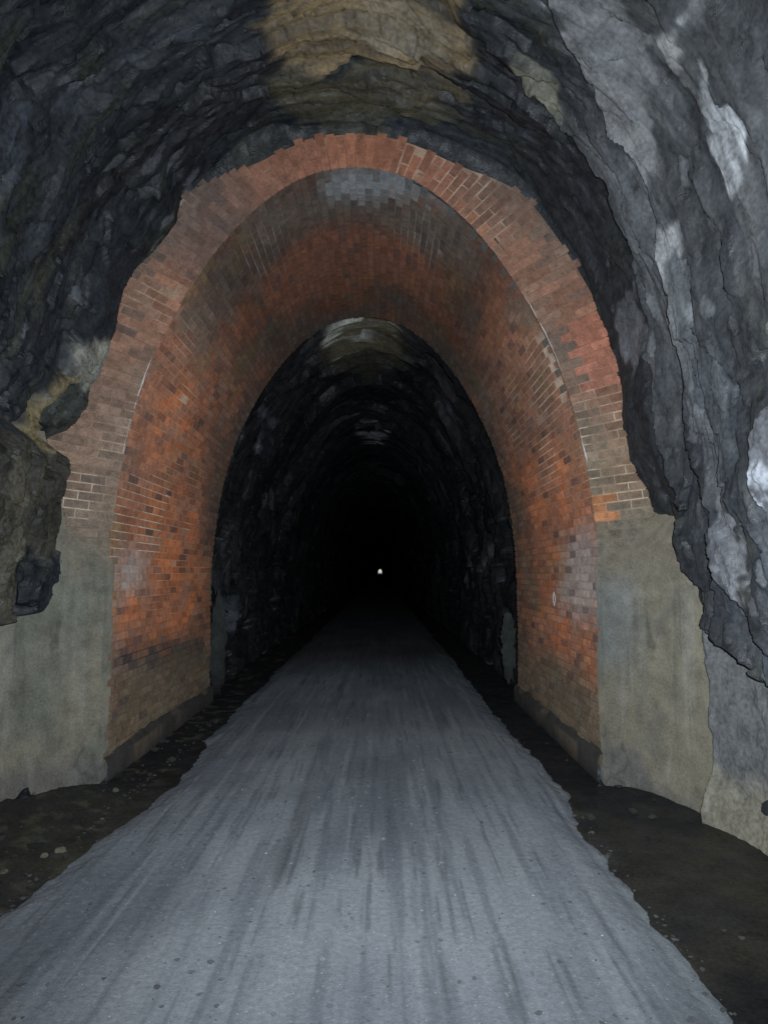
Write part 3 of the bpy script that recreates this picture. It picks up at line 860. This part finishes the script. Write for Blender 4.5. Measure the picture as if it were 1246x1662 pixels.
# ------------------------------------------------------------------ unlined tunnel beyond the brickwork, 700 m to daylight
YE = 850.0
yf = [Y1 - 0.02]
while yf[-1] < YE:
    d_ = yf[-1]
    yf.append(d_ + (0.03 if d_ < 20 else 0.03 * (d_ / 20) ** 2.4))
yf = np.array(yf); yf[-1] = YE
NF = 420
TF = np.linspace(-2.3, 2.3, NF)
T, Y = np.meshgrid(TF, yf, indexing='ij')
R = lip_r(np.clip(T, _pth[0], _pth[-1])) + 0.08
R = np.where(abs(T) > 2.17, R + 0.4, R)
SX = T * 2.8
wr = 0.4 * fbm(SX * 0.6, Y * 0.9, 1.0, 3, 701)
mid = fbm(SX * 0.8 + wr, Y * 2.0 + wr, 3.0, 4, 721)
ph = Y * 3.0 + 2.2 * fbm(SX * 0.5, Y * 0.7, 4.0, 3, 731)
saw = ph - np.floor(ph); saw = np.where(saw < 0.8, saw / 0.8, (1 - saw) / 0.2)
amp = smooth(Y1 - 0.05, Y1 + 0.8, Y) * smooth(120, 40, Y)
g1, h1, h1b, q1 = facets(SX * 1.0 + 0.5 * wr, Y * 1.3 + wr, 911)
g2, h2, h2b, q2 = facets(SX * 2.6 + wr, Y * 3.4 - wr, 912)
R = R + amp * (0.12 * mid + 0.02 * (saw - 0.6) + 0.20 * g1 + 0.10 * g2 + 0.16) + 0.015 * fbm(SX * 5, Y * 8, 2, 3, 741)
R[:, 0] = lip_r(np.clip(TF, _pth[0], _pth[-1])) + 0.03
n1 = fbm(SX * 0.8, Y * 1.5, 7.0, 4, 761)
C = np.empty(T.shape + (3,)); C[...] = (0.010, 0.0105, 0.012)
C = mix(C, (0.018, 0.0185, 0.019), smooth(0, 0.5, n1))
def patch(y0, y1, tc, tw):
    e = ((Y - (y0 + y1) / 2) / ((y1 - y0) / 2)) ** 2 + ((T - tc) / tw) ** 2
    return smooth(1.2, 0.5, e + 0.7 * fbm(SX * 2, Y * 1.5, 3, 3, 772))
cr = patch(10.2, 13.0, -0.0, 0.17)
C = mix(C, (0.10, 0.085, 0.055), 0.8 * np.maximum(cr, 0.35 * patch(10.0, 14.0, 0.0, 0.2)))
C = mix(C, (0.30, 0.30, 0.265), 0.9 * cr * smooth(-0.05, 0.3, fbm(SX * 2, Y * 5, 5, 3, 771)))  # wet glints on the crown painted as pale streaks
cr = patch(16.5, 22.5, -0.0, 0.12)
C = mix(C, (0.16, 0.165, 0.17), 0.8 * cr * smooth(-0.1, 0.4, fbm(SX * 2, Y * 3, 6, 3, 773)))  # second wet glint painted deeper along the crown
C = mix(C, (0.05, 0.055, 0.06), 0.8 * patch(10.8, 14.5, -0.55, 0.05) * smooth(-0.1, 0.3, fbm(SX * 6, Y * 3, 6, 3, 774)))  # wet sheen on the left painted as a pale streak
C = mix(C, (0.06, 0.065, 0.075), 0.8 * patch(11.0, 13.5, -1.78, 0.12))
st = smooth(0.35, 0.6, fbm(SX * 1.6, Y * 4.5, 9, 3, 781))
C = mix(C, (0.05, 0.053, 0.06), 0.6 * st)
C = C * (0.5 + 0.6 * h1 + 0.5 * h2)[..., None]
C = C * (0.25 + 0.75 * smooth(Y1 + 0.05, Y1 + 0.6, Y))[..., None]  # shade painted on the first rows to dull the lamp-facing rim
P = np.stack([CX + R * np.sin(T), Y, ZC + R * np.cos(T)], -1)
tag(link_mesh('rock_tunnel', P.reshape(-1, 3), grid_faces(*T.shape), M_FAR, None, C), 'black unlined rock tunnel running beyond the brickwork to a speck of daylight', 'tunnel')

# ------------------------------------------------------------------ floor: mud sheet, trodden path
yl = np.concatenate([np.arange(-9, 1.8, 0.3), np.arange(1.8, 12, 0.03), np.geomspace(12, 100, 120), np.linspace(110, YE, 30)])
xl = np.linspace(-4.2, 4.2, 281)
X, Y = np.meshgrid(xl, yl, indexing='ij')
fl = smooth(40, 20, Y)
Zm = -0.10 + fl * (0.025 * fbm(X * 1.2, Y * 1.0, 0, 3, 801) + 0.008 * fbm(X * 7, Y * 7, 1, 3, 802))
Zm += fl * smooth(-1.6, -2.6, X) * smooth(6.6, 5.6, Y) * (0.06 + 0.035 * fbm(X * 4, Y * 4, 2, 4, 803) + 0.02 * fbm(X * 16, Y * 16, 2, 3, 804))
c = np.empty(X.shape + (3,)); c[...] = (0.0115, 0.011, 0.0095)
c = mix(c, (0.016, 0.0145, 0.0105), smooth(0, 0.5, fbm(X * 1.3, Y * 1.3, 5, 3, 805)))
c = mix(c, (0.007, 0.007, 0.0072), smooth(0.0, 0.4, fbm(X * 1.9, Y * 1.1, 6, 3, 806)))
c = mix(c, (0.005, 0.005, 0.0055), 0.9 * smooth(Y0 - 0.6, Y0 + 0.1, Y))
c = mix(c, (0.035, 0.032, 0.022), 0.6 * smooth(0.2, 0.5, fbm(X * 9, Y * 9, 7, 3, 807)) * smooth(-1.7, -2.1, X))
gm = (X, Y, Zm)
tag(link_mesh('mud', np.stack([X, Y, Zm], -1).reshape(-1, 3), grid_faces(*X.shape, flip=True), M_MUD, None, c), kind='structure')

# path material: grey grit with long streaks worn along the direction of travel
M_PATH = material('grit path', diff_rough=0.6, rough=0.85, rough_var=0.1, spec=0.3, var=0.28, s1=35, s2=150, bump=0.6, bdist=0.014, bscale=70)
t = M_PATH.node_tree; N, L = t.nodes, t.links
vo = N.new('ShaderNodeTexVoronoi'); vo.inputs['Scale'].default_value = 120
tc = [n for n in N if n.type == 'TEX_COORD'][0]
L.new(tc.outputs['Object'], vo.inputs['Vector'])
gt = N.new('ShaderNodeMapRange'); gt.inputs['From Min'].default_value = 0.975; gt.inputs['From Max'].default_value = 0.99
sepc = N.new('ShaderNodeSeparateColor'); L.new(vo.outputs['Color'], sepc.inputs[0]); L.new(sepc.outputs[0], gt.inputs['Value'])
near = N.new('ShaderNodeMath'); near.operation = 'LESS_THAN'; near.inputs[1].default_value = 0.30
L.new(vo.outputs['Distance'], near.inputs[0])
ml = N.new('ShaderNodeMath'); ml.operation = 'MULTIPLY'; L.new(gt.outputs[0], ml.inputs[0]); L.new(near.outputs[0], ml.inputs[1])
mixc = N.new('ShaderNodeMix'); mixc.data_type = 'RGBA'
b = N['Principled BSDF']; src = b.inputs['Base Color'].links[0].from_socket
L.new(ml.outputs[0], mixc.inputs['Factor']); L.new(src, mixc.inputs['A']); mixc.inputs['B'].default_value = (0.30, 0.29, 0.27, 1)
L.new(mixc.outputs['Result'], b.inputs['Base Color'])

yl = np.concatenate([np.arange(-9, 1.8, 0.3), np.arange(1.8, 8, 0.02), np.arange(8, 15, 0.05), np.geomspace(15, 100, 80), np.linspace(110, YE + 1, 30)])
xl = np.linspace(-2.5, 1.9, 330)
X, Y = np.meshgrid(xl, yl, indexing='ij')
le = np.interp(Y, [2.5, 3.9, 4.5, 5.3, 6.1, 7.8, 11, 20], [-2.2, -2.09, -2.0, -1.9, -1.78, -1.92, -1.95, -1.95]) + 0.05 * fbm(Y * 1.7, X * 0.8, 0, 5, 811)
re = np.interp(Y, [2.5, 3.2, 3.7, 4.9, 6.4, 8, 12], [1.46, 1.46, 1.50, 1.49, 1.58, 1.51, 1.55]) + 0.05 * fbm(Y * 1.9, X * 0.8 + 5, 0, 5, 813)
inside = np.minimum(X - le, re - X)
inside = inside + 0.05 * fbm(X * 4.5, Y * 4.5, 3, 4, 819)
fl = smooth(40, 20, Y)
Zp = -0.14 + 0.14 * smooth(-0.16, 0.34, inside) + 0.02 * smooth(0, 1.2, inside) - 0.02 \
     + fl * (0.010 * fbm(X * 3.0, Y * 0.5, 1, 4, 815) * smooth(0, 0.2, inside) + 0.004 * fbm(X * 18, Y * 3, 1, 3, 816) + 0.003 * fbm(X * 30, Y * 30, 2, 2, 817))
s1 = fbm(X * 20, Y * 0.7, 2, 4, 821); s2 = fbm(X * 34, Y * 1.6, 3, 3, 822); s0 = fbm(X * 1.4, Y * 0.8, 4, 3, 823)
c = np.empty(X.shape + (3,)); c[...] = (0.090, 0.096, 0.105)
c = mix(c, (0.116, 0.122, 0.130), smooth(0.0, 0.45, s0))
c = mix(c, (0.066, 0.071, 0.079), smooth(0.0, 0.45, -s0) * 0.8)
c = mix(c, (0.050, 0.055, 0.063), smooth(0.12, 0.5, s1) * 0.5)
c = mix(c, (0.136, 0.141, 0.146), smooth(0.15, 0.55, -s1) * 0.55)
c = mix(c, (0.04, 0.043, 0.047), smooth(0.25, 0.6, s2) * 0.6)
rut = np.exp(-((X + 0.58 + 0.06 * fbm(Y * 1.3, 0, 0, 2, 5)) / 0.07) ** 2) * smooth(-0.2, 0.3, fbm(Y * 1.1, 3, 0, 2, 6)) * smooth(8, 5, Y)
c = mix(c, (0.03, 0.033, 0.036), 0.6 * rut)
c = mix(c, (0.115, 0.125, 0.13), 0.6 * smooth(0.35, 0.05, inside) * smooth(5.5, 4.2, Y) * (X > 0))
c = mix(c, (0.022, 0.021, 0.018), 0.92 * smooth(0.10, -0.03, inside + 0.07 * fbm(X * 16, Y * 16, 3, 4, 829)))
c = c * (1 - 0.55 * smooth(11.0, 16.0, Y + 0.8 * fbm(X * 0.9, Y * 0.5, 3, 3, 831)))[..., None]        # lamp falloff painted in: floor colour darkened with distance
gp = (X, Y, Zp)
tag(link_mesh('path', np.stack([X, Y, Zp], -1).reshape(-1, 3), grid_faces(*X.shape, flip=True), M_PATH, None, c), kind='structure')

# loose grit and small stone scattered over the path and thinning out into the mud
SZ = [None]
def scatter(n, xr, yr, keep, size, tintf, zf, name, mat, seed):
    g = np.random.default_rng(seed)
    y = yr[0] + (yr[1] - yr[0]) * g.random(n) ** 1.5
    x = g.uniform(xr[0], xr[1], n)
    k = g.random(n) < keep(x, y)
    x, y = x[k], y[k]; n = len(x)
    r = size[0] + (size[1] - size[0]) * g.random(n) ** 4
    SZ[0] = r
    base = np.array([(0, 0, 1), (0.894, 0, 0.447), (0.276, 0.851, 0.447), (-0.724, 0.526, 0.447), (-0.724, -0.526, 0.447), (0.276, -0.851, 0.447), (0, 0, -0.6)])
    fc = np.array([(0, 1, 2), (0, 2, 3), (0, 3, 4), (0, 4, 5), (0, 5, 1), (6, 2, 1), (6, 3, 2), (6, 4, 3), (6, 5, 4), (6, 1, 5)])
    V = base[None] * (1 + 0.5 * (g.random((n, 7, 1)) - 0.5)) * r[:, None, None] * np.stack([g.uniform(0.7, 1.4, n), g.uniform(0.7, 1.4, n), g.uniform(0.5, 0.9, n)], -1)[:, None]
    a = g.uniform(0, 6.28, n); ca, sa = np.cos(a)[:, None], np.sin(a)[:, None]
    V = np.stack([V[..., 0] * ca - V[..., 1] * sa, V[..., 0] * sa + V[..., 1] * ca, V[..., 2]], -1)
    V = V + np.stack([x, y, zf(x, y) + 0.2 * r], -1)[:, None]
    Fc = (np.arange(n)[:, None, None] * 7 + fc[None]).reshape(-1, 3)
    col = np.repeat(tintf(x, y, g)[:, None], 7, 1).reshape(-1, 3)
    return link_mesh(name, V.reshape(-1, 3), Fc, mat, None, col, False)
def lookup(Gx, Gy, Gz):
    gx, gy = Gx[:, 0], Gy[0]
    def f(x, y):
        i = np.clip(np.searchsorted(gx, x), 1, len(gx) - 1); j = np.clip(np.searchsorted(gy, y), 1, len(gy) - 1)
        return Gz[i, j]
    return f
pz, mz = lookup(*gp), lookup(*gm)
top_z = lambda x, y: np.maximum(pz(np.clip(x, -2.49, 1.89), y) - 9 * ((x < -2.49) | (x > 1.89)), mz(x, y))
on_path = lambda x, y: smooth(-0.06, 0.02, pz(np.clip(x, -2.49, 1.89), y)) * ((x > -2.4) & (x < 1.85))
edge_d = lambda x: np.minimum(abs(x + 2.0), abs(x - 1.43))
def grit_col(x, y, g):
    c = np.array((0.070, 0.072, 0.076)) * (0.5 + 1.1 * g.random((len(x), 1)))
    w_ = (g.random(len(x)) > 0.94).astype(float) * (SZ[0] < 0.007)
    c = mix(c, (0.24, 0.24, 0.235), w_)
    return mix(c, (0.022, 0.021, 0.018), 0.75 * (1 - on_path(x, y)))
M_GRIT = material('loose grit', rough=0.75, spec=0.35, var=0.3, s1=40, s2=150, bump=0.2, bdist=0.004, bscale=200)
tag(scatter(26000, (-2.6, 1.9), (2.4, 9.0), lambda x, y: 0.22 * on_path(x, y) + 0.9 * 0.6 * np.exp(-(edge_d(x) / 0.06) ** 2) + 0.01, (0.0025, 0.017), grit_col, top_z, 'gravel', M_GRIT, 5),
    'fine grey grit lying on the path and thinning into the mud', 'gravel', kind='stuff')
def rub_col(x, y, g):
    return np.array((0.014, 0.0135, 0.012)) * (0.4 + 1.2 * g.random((len(x), 1))) + np.array((0.03, 0.027, 0.02)) * (g.random((len(x), 1)) > 0.98)
tag(scatter(5200, (-2.68, 2.3), (2.6, 9.5), lambda x, y: ((x < -1.95) * 1.0 + (x > 1.5) * 0.07) * (0.35 + 0.65 * smooth(-0.2, 0.3, fbm(x * 2, y * 2, 0, 3, 77))), (0.006, 0.055), rub_col, mz, 'rubble', M_GRIT, 6),
    'dark broken stone lying in the mud along both foot walls', 'rubble', kind='stuff')

# land outside the far portal
X, Y = np.meshgrid(np.linspace(-900, 900, 10), np.linspace(YE - 2, 4500, 20), indexing='ij')
tag(link_mesh('ground', np.stack([X, Y, 0 * X - 0.14], -1).reshape(-1, 3), grid_faces(*X.shape, flip=True), M_GROUND, None, None), kind='structure')

# ------------------------------------------------------------------ loose stones along the left-hand mud
IV, IF = ico(3)
stones = [((98, 1384), 0.035, 'pair of buff stones bedded at the path edge, the larger one'), ((72, 1392), 0.026, 'pair of buff stones bedded at the path edge, the smaller one'),
          ((188, 1285), 0.030, 'flat pale stone alone in the black mud nearest the left cement wall corner'), ((166, 1331), 0.014, 'tiny pale pebble alone in the middle of the black mud'),
          ((7, 1418), 0.024, 'pale stone at the frame edge where mud meets path'), ((38, 1290), 0.022, 'grey stone at the foot of the left cement wall'),
          ((55, 1290), 0.016, 'smaller stone just right of the grey stone at the cement wall foot')]
for k, (px, r_, lab) in enumerate(stones):
    p = at_z(np.array(px, float), -0.05)
    o = boulder('stone', (p[0], p[1], -0.045 + 0.3 * r_), (r_ * 1.0, r_ * 0.75, r_ * 0.5), k * 1.1, 50 + k, M_STONE, flat((0.15, 0.14, 0.11)), 0.35, 1.5)
    tag(o, lab, 'stone', 'loose stones in the mud')
